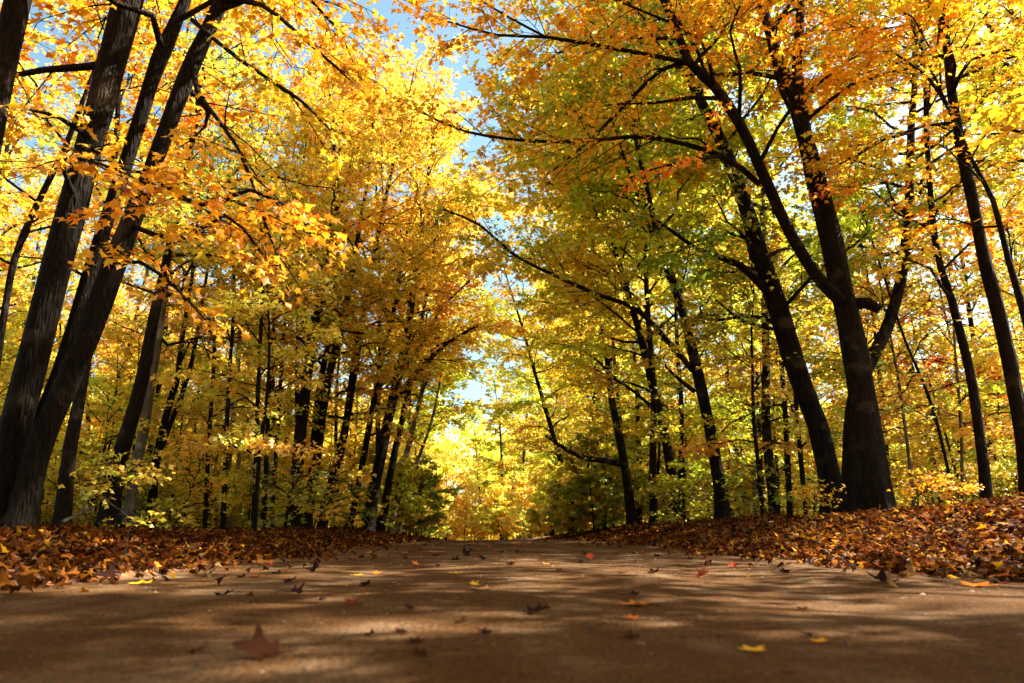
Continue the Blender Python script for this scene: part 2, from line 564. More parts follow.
def hero(name, label, cat, stems, color, leaf=.095, shape='mid', dens=1.0, prim=20, h0=.35, Lmax=2.6, limbs=(), bark=None, seed=1,
         vary=.6, sides=10, flare=.45, group=None, bias=None, twigs=True, flat=.25, rough=.10):
    bark = bark or M_BARK
    st = [stem_px(seed=seed + 7 * i, **s) for i, s in enumerate(stems)]
    b = st[0][0]
    org = np.array([b[0], b[1], gz(b[0], b[1])])
    root = empty(name, org); tag(root, label, cat, group)
    TREES.append((b[0], b[1]))
    T = Tree(org, leaf, shape, twigs, dens, vary, seed)
    for i, a in enumerate(st):
        w = Wood(); w.tube(a[:, :3], np.maximum(a[:, 3], .008), sides, rough, flare if stems[i].get('grounded', True) else 0, seed + i)
        link('trunk', w.mesh('trunk', bark, org), root)
        if prim:
            bz = bias if bias is not None else ((-LEAN_IN if b[0] > 0 else LEAN_IN), 0, 0)
            T.crown(a, h0, max(3, int(prim / len(st))), Lmax, bz, flat=flat)
    for lb in limbs:
        pts = [[*at(u, v, Y), w / 2 / F * Y] for (u, v, Y, w) in lb['px']]
        a = spline(pts, .3)
        w = Wood(); w.tube(a[:, :3], np.maximum(a[:, 3], .004), 7, .06, 0, seed)
        link('limb', w.mesh('limb', bark, org), root)
        if lb.get('leafy', 1) > 0:
            T.spray(a[:, :3], .02, dens=lb.get('dens', 1), leafy=lb.get('leafy', 1), start=lb.get('start', .3), hue=lb.get('hue'), droop=lb.get('droop', .12))
    T.finish(root, color)
    return root


# ================================================================== the trees one can tell apart
# left: leaning clump, close to the camera
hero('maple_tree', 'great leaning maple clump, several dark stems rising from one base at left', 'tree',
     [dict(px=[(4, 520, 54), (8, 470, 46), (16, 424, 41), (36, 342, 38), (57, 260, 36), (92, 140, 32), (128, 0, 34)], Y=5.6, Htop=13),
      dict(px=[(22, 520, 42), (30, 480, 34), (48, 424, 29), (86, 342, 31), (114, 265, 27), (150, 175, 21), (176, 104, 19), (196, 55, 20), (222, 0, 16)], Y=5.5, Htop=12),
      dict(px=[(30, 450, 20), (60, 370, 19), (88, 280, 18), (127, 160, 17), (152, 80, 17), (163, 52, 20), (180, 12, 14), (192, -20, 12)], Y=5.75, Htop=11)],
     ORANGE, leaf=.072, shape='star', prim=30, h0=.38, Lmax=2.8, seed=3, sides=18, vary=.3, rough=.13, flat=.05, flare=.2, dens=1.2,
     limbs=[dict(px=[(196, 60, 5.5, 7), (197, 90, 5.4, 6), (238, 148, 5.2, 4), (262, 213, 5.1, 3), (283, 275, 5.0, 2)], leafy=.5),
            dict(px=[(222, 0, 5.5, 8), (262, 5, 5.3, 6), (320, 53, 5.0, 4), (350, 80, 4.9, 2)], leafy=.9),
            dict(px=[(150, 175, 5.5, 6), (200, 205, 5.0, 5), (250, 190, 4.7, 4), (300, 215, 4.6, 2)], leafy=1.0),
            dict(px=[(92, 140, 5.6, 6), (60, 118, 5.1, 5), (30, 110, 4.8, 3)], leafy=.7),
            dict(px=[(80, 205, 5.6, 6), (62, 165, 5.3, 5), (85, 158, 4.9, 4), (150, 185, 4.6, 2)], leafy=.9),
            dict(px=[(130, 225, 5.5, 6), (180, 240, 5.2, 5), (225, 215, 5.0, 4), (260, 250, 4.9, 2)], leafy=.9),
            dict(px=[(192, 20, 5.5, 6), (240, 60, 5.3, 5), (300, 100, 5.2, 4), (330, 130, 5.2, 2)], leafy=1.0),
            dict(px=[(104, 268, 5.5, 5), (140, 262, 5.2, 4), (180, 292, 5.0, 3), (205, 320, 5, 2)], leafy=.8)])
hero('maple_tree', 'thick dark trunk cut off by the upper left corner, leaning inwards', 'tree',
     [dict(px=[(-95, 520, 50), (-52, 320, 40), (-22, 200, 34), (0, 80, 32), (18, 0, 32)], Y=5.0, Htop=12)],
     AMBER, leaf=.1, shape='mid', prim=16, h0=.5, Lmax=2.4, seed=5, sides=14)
hero('maple_tree', 'thin crooked dark sapling just behind the leaning clump', 'tree',
     [dict(px=[(-25, 505, 11), (0, 340, 10), (14, 262, 9), (32, 215, 8), (53, 172, 8), (68, 140, 7), (90, 82, 5)], Y=7.5, Htop=8)],
     AMBER, leaf=.1, shape='mid', prim=14, h0=.4, Lmax=1.7, seed=8, flare=.2, vary=.9)
hero('maple_tree', 'dark trunk partly hidden behind the leaning clump, pale scar near its foot', 'tree',
     [dict(px=[(63, 515, 20), (70, 450, 17), (82, 383, 14), (92, 320, 12), (104, 250, 9)], Y=9.5, Htop=12)],
     YELLOW, prim=20, h0=.3, Lmax=2.4, seed=11)
hero('maple_tree', 'stout trunk tilting to the right between the leaning clump and the thin poles', 'tree',
     [dict(px=[(108, 522, 24), (116, 470, 20), (130, 425, 18), (142, 380, 16), (153, 320, 13), (162, 280, 11)], Y=11.5, Htop=13)],
     LIME, prim=22, h0=.3, Lmax=2.6, seed=13)
hero('beech_tree', 'trunk mottled with pale bark behind the stout tilting one', 'tree',
     [dict(px=[(128, 520, 14), (138, 457, 13), (145, 424, 12), (152, 375, 12), (158, 342, 10), (166, 280, 8)], Y=13.5, Htop=14)],
     LIME, prim=22, h0=.3, Lmax=2.5, seed=17, bark=M_PALE)
hero('maple_tree', 'curved double stem bending right among undergrowth on the left', 'tree',
     [dict(px=[(150, 520, 11), (158, 452, 10), (172, 395, 8), (177, 380, 7), (182, 340, 6)], Y=14.5, Htop=10),
      dict(px=[(160, 450, 7), (172, 420, 6), (186, 383, 6), (196, 340, 5)], Y=14.4, Htop=9, grounded=False)],
     GREEN, prim=18, h0=.35, Lmax=2.2, seed=19, flare=.2, vary=.8)
for i, (px, Y, lab) in enumerate([
        ([(205, 522, 6), (209, 440, 5), (214, 365, 5), (216, 300, 4)], 15, 'thin pole sapling first to the right of the curved double stem'),
        ([(223, 524, 6), (226, 450, 6), (229, 380, 5), (234, 300, 4)], 14, 'thin pole sapling with a straight dark stem, second past the curved double stem'),
        ([(253, 525, 6), (256, 450, 5), (258, 390, 5), (262, 300, 4), (262, 240, 3)], 13, 'straight black pole sapling standing alone in the yellow leaves'),
        ([(264, 520, 5), (268, 420, 5), (273, 330, 4)], 16, 'thin pole sapling leaning slightly right, left one of a close pair'),
        ([(272, 520, 5), (278, 420, 5), (284, 330, 4)], 17, 'thin pole sapling leaning slightly right, right one of a close pair')]):
    hero('pole_sapling', lab, 'tree', [dict(px=px, Y=Y, Htop=9)], [YELLOW, LIME, GOLD, YELLOW, GOLD][i],
         prim=14, h0=.25, Lmax=1.5, seed=330 + i, flare=.1, sides=7, vary=.6)
hero('maple_tree', 'tall slim dark trunk with golden crown at the front of the left row', 'tree',
     [dict(px=[(292, 524, 17), (296, 480, 15), (301, 424, 14), (308, 370, 12), (315, 321, 11), (328, 262, 8), (335, 210, 6)], Y=16, Htop=13)],
     AMBER, prim=24, h0=.25, Lmax=2.4, seed=41)
hero('maple_tree', 'dark trunk close behind the slim front one, forked into two near its foot', 'tree',
     [dict(px=[(306, 526, 12), (316, 460, 11), (328, 383, 9), (340, 330, 8), (350, 285, 6)], Y=17, Htop=13),
      dict(px=[(308, 526, 10), (312, 470, 9), (318, 400, 8), (330, 330, 6)], Y=17.6, Htop=11)],
     GOLD, prim=24, h0=.25, Lmax=2.3, seed=43)
hero('maple_tree', 'slender trunk with broken leaning top, midway along the left row', 'tree',
     [dict(px=[(322, 526, 11), (333, 480, 10), (345, 430, 9), (354, 370, 9), (362, 320, 8), (373, 260, 6)], Y=18.5, Htop=14)],
     YELLOW, prim=24, h0=.25, Lmax=2.4, seed=45)
hero('maple_tree', 'thin trunk leaning right under bright yellow leaves, just before the big fork', 'tree',
     [dict(px=[(350, 526, 8), (357, 490, 7), (365, 450, 7), (381, 362, 6), (393, 315, 5), (402, 260, 4)], Y=19, Htop=11)],
     YELLOW, prim=18, h0=.25, Lmax=2.0, seed=47)
hero('maple_tree', 'forked maple arching over the left verge with long limbs reaching right', 'tree',
     [dict(px=[(368, 526, 15), (378, 470, 13), (392, 403, 12), (401, 365, 11), (408, 330, 9), (415, 275, 7), (420, 240, 6)], Y=20, Htop=14)],
     GOLD, prim=24, h0=.3, Lmax=2.8, seed=49, leaf=.1,
     limbs=[dict(px=[(399, 395, 20, 7), (420, 370, 19.5, 6), (445, 345, 19, 4), (478, 325, 18.5, 3)], leafy=1.2),
            dict(px=[(402, 370, 20, 5), (425, 340, 20, 4), (440, 310, 20, 3), (470, 280, 19, 2)], leafy=1.2)])
hero('maple_tree', 'dark trunk directly right of the forked arching maple', 'tree',
     [dict(px=[(381, 528, 10), (386, 500, 9), (393, 460, 8), (402, 420, 7), (415, 360, 6)], Y=21, Htop=12)],
     GOLD, prim=18, h0=.35, Lmax=2.2, seed=51)
hero('birch_tree', 'bright sunlit pale trunk leaning right beside the road bend', 'tree',
     [dict(px=[(391, 527, 7), (400, 480, 7), (409, 444, 6), (424, 383, 5), (436, 330, 4)], Y=22.5, Htop=12)],
     YELLOW, prim=18, h0=.35, Lmax=2.2, seed=53, bark=M_PALE)
hero('birch_tree', 'thinner pale trunk leaning right, last one on the left verge', 'tree',
     [dict(px=[(400, 527, 5), (409, 490, 5), (419, 457, 4), (432, 420, 3)], Y=24, Htop=9)],
     OLIVE, prim=16, h0=.35, Lmax=2.0, seed=54, bark=M_PALE)

# right
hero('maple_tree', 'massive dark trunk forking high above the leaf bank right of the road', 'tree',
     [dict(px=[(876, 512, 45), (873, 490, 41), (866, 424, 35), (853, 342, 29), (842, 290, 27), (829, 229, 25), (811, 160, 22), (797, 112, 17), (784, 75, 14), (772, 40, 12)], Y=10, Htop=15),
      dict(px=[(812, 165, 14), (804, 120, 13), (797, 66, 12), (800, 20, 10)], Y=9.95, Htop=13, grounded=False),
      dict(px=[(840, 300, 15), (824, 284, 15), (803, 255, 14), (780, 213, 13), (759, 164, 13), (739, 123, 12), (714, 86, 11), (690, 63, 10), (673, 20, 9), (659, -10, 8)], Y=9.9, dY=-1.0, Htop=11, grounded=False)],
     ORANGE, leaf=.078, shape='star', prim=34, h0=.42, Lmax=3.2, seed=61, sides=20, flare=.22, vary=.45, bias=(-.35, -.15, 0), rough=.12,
     limbs=[dict(px=[(690, 63, 9.1, 6), (628, 51, 8.8, 5), (546, 37, 8.5, 4), (497, 35, 8.4, 3), (443, 20, 8.2, 2)], leafy=1.6, hue=.1),
            dict(px=[(546, 37, 8.5, 3), (510, 18, 8.2, 3), (480, 0, 8.0, 2)], leafy=1.2, hue=.2),
            dict(px=[(759, 184, 9.6, 7), (722, 156, 9.3, 6), (649, 137, 9.0, 5), (587, 141, 8.8, 4), (530, 141, 8.7, 4), (464, 131, 8.6, 3), (415, 109, 8.5, 2)], leafy=.55, hue=.3),
            dict(px=[(690, 63, 9.1, 5), (661, 70, 9.2, 5), (611, 119, 9.3, 4), (587, 143, 9.4, 3), (546, 176, 9.5, 2)], leafy=.7, hue=.8),
            dict(px=[(722, 156, 9.3, 5), (690, 160, 8.7, 4), (650, 170, 8.4, 2)], leafy=1.0, hue=-.9),
            dict(px=[(808, 119, 9.9, 5), (853, 84, 9.5, 4), (911, 68, 9.2, 3), (964, 53, 9.0, 2)], leafy=.8, hue=-.2),
            dict(px=[(714, 86, 9.1, 5), (700, 40, 8.2, 4), (640, 10, 7.8, 3), (590, -10, 7.5, 2)], leafy=1.2, hue=-.1),
            dict(px=[(759, 164, 9.4, 5), (790, 110, 8.5, 4), (850, 60, 8, 3), (900, 30, 7.8, 2)], leafy=1.2, hue=-.2),
            dict(px=[(739, 123, 9.2, 5), (740, 70, 8.3, 4), (730, 30, 7.8, 3), (750, -10, 7.5, 2)], leafy=1.2, hue=-.3),
            dict(px=[(853, 305, 10, 13), (866, 303, 9.9, 12), (880, 310, 9.85, 9)], leafy=0)])
hero('maple_tree', 'dark trunk hidden behind the massive forked one, bending out to its right', 'tree',
     [dict(px=[(850, 512, 22), (851, 460, 20), (853, 410, 19), (862, 378, 17), (884, 335, 15), (896, 300, 14), (904, 262, 13), (909, 200, 11), (911, 130, 9), (915, 70, 7)], Y=11.2, Htop=14)],
     OLIVE, prim=26, h0=.35, Lmax=2.6, seed=63)
hero('maple_tree', 'thick mossy trunk leaning left, half covered by green leaves', 'tree',
     [dict(px=[(836, 515, 30), (828, 470, 26), (817, 424, 24), (796, 367, 24), (776, 301, 23), (760, 255, 20), (745, 205, 17), (725, 150, 14), (700, 100, 11), (688, 70, 9)], Y=11.8, Htop=14)],
     GREEN, prim=30, h0=.25, Lmax=2.8, seed=65, vary=.9, sides=14,
     limbs=[dict(px=[(776, 301, 11.8, 9), (740, 265, 11.5, 8), (700, 250, 11.2, 5), (650, 215, 11, 3)], leafy=1.2),
            dict(px=[(780, 330, 11.8, 4), (745, 322, 11.4, 3), (716, 300, 11, 2)], leafy=.8, hue=.8)])
hero('maple_tree', 'slim grey trunk arching left with a long limb reaching over the road', 'tree',
     [dict(px=[(722, 526, 17), (720, 490, 15), (712, 440, 14), (698, 375, 13), (685, 321, 11), (667, 262, 8), (655, 225, 7), (649, 197, 6)], Y=14.5, Htop=14),
      dict(px=[(669, 279, 6), (655, 240, 5), (640, 205, 5), (620, 143, 3)], Y=14.4, Htop=10, grounded=False)],
     OLIVE, prim=26, h0=.3, Lmax=2.7, seed=67, vary=.8,
     limbs=[dict(px=[(693, 371, 14.5, 6), (669, 342, 14.2, 6), (636, 309, 13.8, 5), (599, 295, 13.4, 5), (554, 275, 13, 4), (513, 254, 12.7, 3), (480, 225, 12.4, 3), (443, 209, 12.2, 2)], leafy=.8, hue=.3),
            dict(px=[(694, 391, 14.5, 5), (680, 380, 14.2, 4), (665, 366, 14, 2)], leafy=.3)])
hero('maple_tree', 'slim trunk at the road edge with thin top bending left', 'tree',
     [dict(px=[(678, 527, 14), (674, 490, 12), (669, 457, 11), (661, 418, 10), (652, 383, 9), (640, 334, 8), (624, 280, 6), (612, 240, 5)], Y=18, Htop=13)],
     LIME, prim=26, h0=.22, Lmax=2.5, seed=69, vary=.8,
     limbs=[dict(px=[(650, 405, 18, 4), (625, 385, 17.5, 3), (593, 368, 17, 2)], leafy=1.0)])
hero('maple_tree', 'distant small dark trunk with a bare limb swept left above the verge', 'tree',
     [dict(px=[(573, 527, 9), (570, 500, 8), (565, 478, 7), (560, 458, 6)], Y=28, Htop=12)],
     LIME, prim=24, h0=.22, Lmax=2.8, seed=71, leaf=.13)
hero('maple_tree', 'trunk behind the verge holding one thick bare limb that curves down to the left', 'tree',
     [dict(px=[(632, 524, 11), (627, 480, 10), (620, 440, 9), (612, 400, 8)], Y=20, Htop=13)],
     LIME, prim=24, h0=.3, Lmax=2.6, seed=73,
     limbs=[dict(px=[(626, 466, 20, 6), (607, 461, 19.5, 6), (585, 458, 19, 5), (566, 449, 18.5, 4), (546, 436, 18, 3)], leafy=.15)])
hero('maple_tree', 'straight dark trunk rising between the massive fork and the right edge', 'tree',
     [dict(px=[(986, 500, 15), (984, 470, 14), (972, 383, 12), (962, 340, 11), (952, 301, 10), (936, 246, 8), (927, 143, 7), (925, 80, 5)], Y=10, Htop=13)],
     GOLD, prim=24, h0=.3, Lmax=2.3, seed=75, vary=1.0)
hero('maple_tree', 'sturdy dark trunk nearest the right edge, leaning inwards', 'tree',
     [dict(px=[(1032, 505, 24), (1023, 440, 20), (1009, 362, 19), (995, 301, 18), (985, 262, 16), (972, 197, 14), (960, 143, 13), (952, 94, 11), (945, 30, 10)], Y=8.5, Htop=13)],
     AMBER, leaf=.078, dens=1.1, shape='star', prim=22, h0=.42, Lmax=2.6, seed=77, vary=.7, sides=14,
     limbs=[dict(px=[(952, 94, 8.5, 5), (970, 60, 7.8, 4), (1010, 50, 7.3, 3)], leafy=1.1, hue=-.2),
            dict(px=[(956, 120, 8.5, 5), (930, 80, 7.8, 4), (890, 50, 7.3, 2)], leafy=1.1, hue=-.1)])
hero('maple_tree', 'thin dark stem crossing the right edge at mid height', 'tree',
     [dict(px=[(1062, 500, 14), (1040, 380, 11), (1022, 305, 10), (1008, 258, 8), (993, 200, 7), (972, 160, 5)], Y=8, Htop=10)],
     ORANGE, prim=14, h0=.4, Lmax=2.0, seed=79, vary=.9)
for i, (px, Y, lab, bk) in enumerate([
        ([(756, 515, 7), (755, 450, 7), (754, 412, 6), (752, 350, 5)], 17, 'grey pole right of the slim arching trunk', M_PALE),
        ([(790, 515, 8), (787, 450, 7), (785, 410, 6), (780, 340, 5)], 15, 'dark pole left of the mossy leaning trunk', M_BARK),
        ([(806, 510, 6), (800, 450, 6), (796, 400, 5), (790, 340, 4)], 13.5, 'thin dark pole against the foot of the mossy leaning trunk', M_BARK),
        ([(913, 500, 4), (908, 450, 4), (900, 390, 4), (893, 350, 3)], 12, 'pale wand right of the massive trunk', M_PALE),
        ([(950, 505, 5), (948, 470, 4), (930, 400, 4), (905, 340, 3), (885, 280, 3)], 11, 'long thin stem bowing left over the orange seedling', M_BARK),
        ([(962, 505, 4), (962, 460, 4), (960, 410, 4), (955, 350, 3)], 12.5, 'upright pale wand beside the straight dark trunk', M_PALE)]):
    hero('pole_sapling', lab, 'tree', [dict(px=px, Y=Y, Htop=7)], [OLIVE, OLIVE, GREEN, LIME, OLIVE, RUST][i],
         prim=13, h0=.25, Lmax=1.4, seed=90 + i, flare=.1, sides=7, vary=.9, bark=bk)


# ================================================================== the rest of the wood
def proto(name, Ht, r0, leaf, shape, prim, h0, Lmax, seed, lean=.04, bark=None, dens=1.0, flat=.25, vary=.5, twigs=False, sides=8, bias=None):
    r = np.random.default_rng(seed)
    n = 9
    p = np.zeros(3); d = unit(np.array([r.normal(0, lean), r.normal(0, lean), 1.0])); rows = [[0, 0, -.12, r0]]
    for i in range(n):
        d = unit(d + np.array([*r.normal(0, .05, 2), .03])); p = p + d * Ht / n
        rows.append([*p, r0 * (1 - .9 * (i + 1) / n) + .004])
    a = spline(rows, .4)
    root = empty(name, (0, 0, 0))
    T = Tree((0, 0, 0), leaf, shape, twigs, dens, vary, seed)
    w = Wood(); w.tube(a[:, :3], a[:, 3], sides, .08, .4, seed)
    link('trunk', w.mesh('trunk', bark or M_BARK, np.zeros(3)), root)
    T.crown(a, h0, prim, Lmax, bias, flat=flat)
    T.finish(root, GOLD)
    return root


def copy_tree(root):
    r = root.copy(); COL.objects.link(r)
    for ch in root.children:
        c = ch.copy(); COL.objects.link(c); c.parent = r
    return r


mid_protos = [proto('maple_tree', 13, .085, .12, 'mid', 26, .2, 2.5, 201, dens=.6), proto('maple_tree', 15, .12, .13, 'mid', 26, .25, 2.8, 202, .07, dens=.6),
              proto('maple_tree', 11, .055, .12, 'mid', 24, .15, 2.0, 203, .09, dens=.6), proto('maple_tree', 14, .08, .12, 'mid', 24, .35, 2.4, 204, .05, M_PALE, dens=.6)]
far_protos = [proto('maple_tree', 14, .12, .24, 'kite', 22, .16, 2.9, 211, dens=.42), proto('maple_tree', 12, .09, .24, 'kite', 20, .12, 2.6, 212, .08, dens=.45),
              proto('maple_tree', 16, .2, .26, 'kite', 24, .2, 3.3, 213, dens=.4)]
sap_protos = [proto('maple_sapling', 4.2, .03, .10, 'mid', 15, .16, 1.25, 221, .08, dens=1.5, flat=.12, twigs=True, sides=6),
              proto('maple_sapling', 5.5, .04, .10, 'mid', 17, .2, 1.4, 222, .1, dens=1.5, flat=.12, twigs=True, sides=6),
              proto('maple_sapling', 2.6, .018, .095, 'mid', 11, .14, .95, 223, .1, dens=1.4, flat=.05, twigs=True, sides=5)]
bush_protos = [proto('leafy_seedling', 1.1, .009, .09, 'mid', 7, .2, .55, 231, .15, flat=.15, twigs=True, sides=5),
               proto('leafy_seedling', .75, .007, .085, 'mid', 6, .25, .42, 232, .15, flat=.1, twigs=True, sides=5)]
used = set()


def place(protos, k, x, y, yaw, sc, color, label, cat, group, cvar=.1, tilt=0.03):
    src = protos[k]
    if src.name in used: o = copy_tree(src)
    else: o = src; used.add(src.name)
    o.location = (x, y, gz(x, y) - .02)
    o.rotation_euler = (RNG.normal(0, tilt), RNG.normal(0, tilt), yaw)
    o.scale = (sc, sc, sc * RNG.uniform(.92, 1.1))
    c = np.array(color) * np.exp(RNG.normal(0, cvar, 3) * np.array([.5, 1, .5]))
    for ch in o.children:
        if ch.name.startswith('crown'): ch.color = (*np.clip(c, 0, .9), 1)
    tag(o, label, cat, group)
    return o


def pick(cols, w):
    w = np.array(w, float)
    return cols[RNG.choice(len(cols), p=w / w.sum())]


def scatter(n, ylo, yhi, off_lo, off_hi, side, mind, pts, bias=1.0):
    out = []; tries = 0
    while len(out) < n and tries < n * 60:
        tries += 1
        y = ylo + (yhi - ylo) * RNG.uniform() ** bias
        s = HALF + off_lo + (off_hi - off_lo) * RNG.uniform()
        x = float(road_c(y)) + side * s
        if abs(x) > 0.80 * y + 4: continue
        if all((x - a) ** 2 + (y - b) ** 2 > mind ** 2 for a, b in pts):
            out.append((x, y)); pts.append((x, y))
    return out


pts = list(TREES)
MIDL = 'slender maples crowded in the wood left of the road'
MIDR = 'slender maples crowded in the wood right of the road'
for side, cols, w, lab, grp in ((-1, [GOLD, YELLOW, LIME, AMBER], [3, 3, 2, 2], 'slender yellow leaved maple among the crowded trunks left of the road', MIDL),
                                (1, [LIME, OLIVE, GOLD, GREEN], [3, 3, 2, 1], 'slender green and yellow maple among the shaded trunks right of the road', MIDR)):
    for x, y in scatter(34, 11, 34, 1.8, 24, side, 1.9, pts, .8):
        place(mid_protos, RNG.integers(4), x, y, RNG.uniform(0, 6.28), RNG.uniform(.8, 1.15), pick(cols, w), lab, 'tree', grp)
pts2 = list(pts)
for side, cols, w, lab, grp in ((-1, [GOLD, YELLOW, LIME, AMBER], [3, 4, 2, 1], 'distant yellow maple filling the back of the wood left of the road', 'distant trees of the left wood'),
                                (1, [LIME, YELLOW, GOLD, OLIVE], [3, 3, 2, 2], 'distant yellow green maple filling the back of the wood right of the road', 'distant trees of the right wood')):
    for x, y in scatter(62, 30, 95, 1.8, 60, side, 2.6, pts2, .9):
        place(far_protos, RNG.integers(3), x, y, RNG.uniform(0, 6.28), RNG.uniform(.85, 1.2), pick(cols, w), lab, 'tree', grp)
# where the road bends away the wood closes it off
for i in range(9):
    x = -9 + i * 2.6 + RNG.uniform(-.8, .8); y = 72 + RNG.uniform(0, 22)
    place(far_protos, RNG.integers(3), x, y, RNG.uniform(0, 6.28), RNG.uniform(.7, .95), pick([YELLOW, GOLD, LIME], [3, 2, 1]),
          'bright far maple closing the end of the road', 'tree', 'far trees where the road bends away')
# maples standing on the verge whose limbs arch over the road
arch_protos = [proto('arching_maple', 13, .075, .15, 'mid', 34, .26, 4.6, 241, .05, flat=.3, vary=.5, bias=(.9, 0, .1), dens=.7),
               proto('arching_maple', 15, .085, .16, 'mid', 32, .3, 4.2, 242, .05, flat=.3, vary=.5, bias=(.75, 0, .1), dens=.7)]
ak = 0
for y, side, off, col, lab in [(17.2, 1, 1.5, YELLOW, 'yellow maple arching over the road between the slim grey trunk and the thin bent top'),
                               (16.8, -1, 2.6, YELLOW, 'bright yellow maple arching over the road between the dark trunks of the left row'),
                               (19.5, 1, 2.8, YELLOW, 'yellow maple arching over the road between the slim grey trunk and the verge trunk'),
                               (14.0, 1, 3.2, LIME, 'green gold maple arching over the road from the right, nearest of the arching row'),
                               (23.0, -1, 1.7, YELLOW, 'bright yellow maple arching over the road from the left past the pale trunks'),
                               (24.0, 1, 2.4, LIME, 'yellow green maple arching over the road behind the thin bent top'),
                               (29.0, -1, 1.5, YELLOW, 'second bright maple arching over the road from the left'),
                               (31.0, 1, 1.6, GOLD, 'golden maple arching over the road from the right'),
                               (38.0, 1, 1.2, YELLOW, 'yellow maple of the right row arching low over the road'),]:
    x = float(road_c(y)) + side * (HALF + off)
    yaw = (math.pi if side > 0 else 0) + RNG.uniform(-.4, .4)
    place(arch_protos, ak % 2, x, y, yaw, (.8 if y == 16.8 else 1.25 if y == 23.0 else 1.22 if y in (14.0, 17.2) else 1.08 if 15 < y < 30 else 1.0) * RNG.uniform(.97, 1.04), col, lab, 'tree', 'maples arching over the road'); ak += 1
# the wood goes on beside and behind the camera; maples added here to shade it
for x, y, c in [(-6.5, 1.5, AMBER), (-5.2, -3.0, GOLD), (4.9, -2.0, AMBER), (6.6, 3.6, ORANGE), (-4.6, -8, GOLD), (4.6, -7, GOLD), (0.6, -13, YELLOW),
                (8.8, 0, GOLD), (-9, -5, YELLOW), (8.5, -9, GOLD),
                (12.5, 2.0, GOLD), (7.2, -3.8, GOLD), (10.6, -1.6, GOLD)]:
    yaw = math.atan2(-y * .3, -x) + RNG.uniform(-.4, .4)
    place(arch_protos, ak % 2, x, y, yaw, RNG.uniform(.9, 1.05), c, 'maple of the wood, added beside and behind the near road for shade', 'tree', 'maples added to shade the near road'); ak += 1
# far shrubs closing the view low down
shrub_protos = [proto('hazel_shrub', 3.2, .03, .2, 'kite', 16, .06, 1.5, 251, .1, flat=.5, dens=.8), proto('hazel_shrub', 4.2, .04, .2, 'kite', 18, .05, 1.8, 252, .1, flat=.5, dens=.8)]
pts5 = []
for side in (-1, 1):
    for x, y in scatter(60, 24, 75, 1.1, 34, side, 1.6, pts5, 1.0):
        place(shrub_protos, RNG.integers(2), x, y, RNG.uniform(0, 6.28), RNG.uniform(.8, 1.2), pick([LIME, OLIVE, YELLOW, GREEN], [3, 2, 2, 2]),
              'bushy undergrowth shrub deep in the wood ' + ('left' if side < 0 else 'right') + ' of the road', 'shrub', 'undergrowth shrubs deep in the wood')
for i in range(30):
    x = -17 + (i % 15) * 1.6 + RNG.uniform(-.6, .6); y = (57 if i < 15 else 66) + RNG.uniform(0, 6)
    if abs(x - float(road_c(y))) < 2.6: y += 9
    place(shrub_protos, RNG.integers(2), x, y, RNG.uniform(0, 6.28), RNG.uniform(.9, 1.3), pick([YELLOW, LIME, GOLD], [3, 2, 1]),
          'shrub behind the bend that closes the road', 'shrub', 'shrubs behind the bend of the road')


for side in (-1, 1):
    for x, y in scatter(20, 19, 52, .35, 1.8, side, .9, pts5, .8):
        place(shrub_protos, RNG.integers(2), x, y, RNG.uniform(0, 6.28), RNG.uniform(.4, .75), pick([LIME, OLIVE, YELLOW, GREEN], [3, 2, 2, 3]),
              'low leafy shrub at the ' + ('left' if side < 0 else 'right') + ' edge of the road far ahead', 'shrub', 'shrubs along the far road edges')


def far_wood():
    """the wood beyond 95 m, which reads as one mass of foliage"""
    r = np.random.default_rng(5)
    P = []; T = []
    for i in range(760):
        a = r.uniform(-.95, .95); R = r.uniform(98, 150)
        cx, cy = R * math.sin(a), R * math.cos(a)
        hz = r.uniform(0, 1) ** .8 * 19 if i < 520 else r.uniform(-.5, 2.5)
        n = 150
        q = r.normal(0, 1, (n, 3)) * np.array([2.3, 2.3, 1.7])
        P.append(q + [cx, cy, hz])
        base = np.array([YELLOW, GOLD, LIME, OLIVE][r.choice(4, p=[.35, .25, .25, .15])]) * np.exp(r.normal(0, .1))
        T.append(base[None] * np.exp(r.normal(0, .12, (n, 1))))
    P = np.concatenate(P); T = np.concatenate(T); n = len(P)
    P[:, 2] = np.maximum(P[:, 2] - 1.5, ground_z(P[:, 0], P[:, 1]) + .1)
    me = leaf_mesh('far_wood', P, r.normal(0, 1, (n, 3)), r.normal(0, .7, (n, 3)) + [0, 0, 1], r.uniform(.5, .9, n), T, 'kite', M_LEAF, np.zeros(3))
    o = link('far_wood', me); o.color = (1, 1, 1, 1); o['kind'] = 'stuff'
    tag(o, 'far off autumn wood whose crowns merge behind the nearer trees', 'wood')


far_wood()
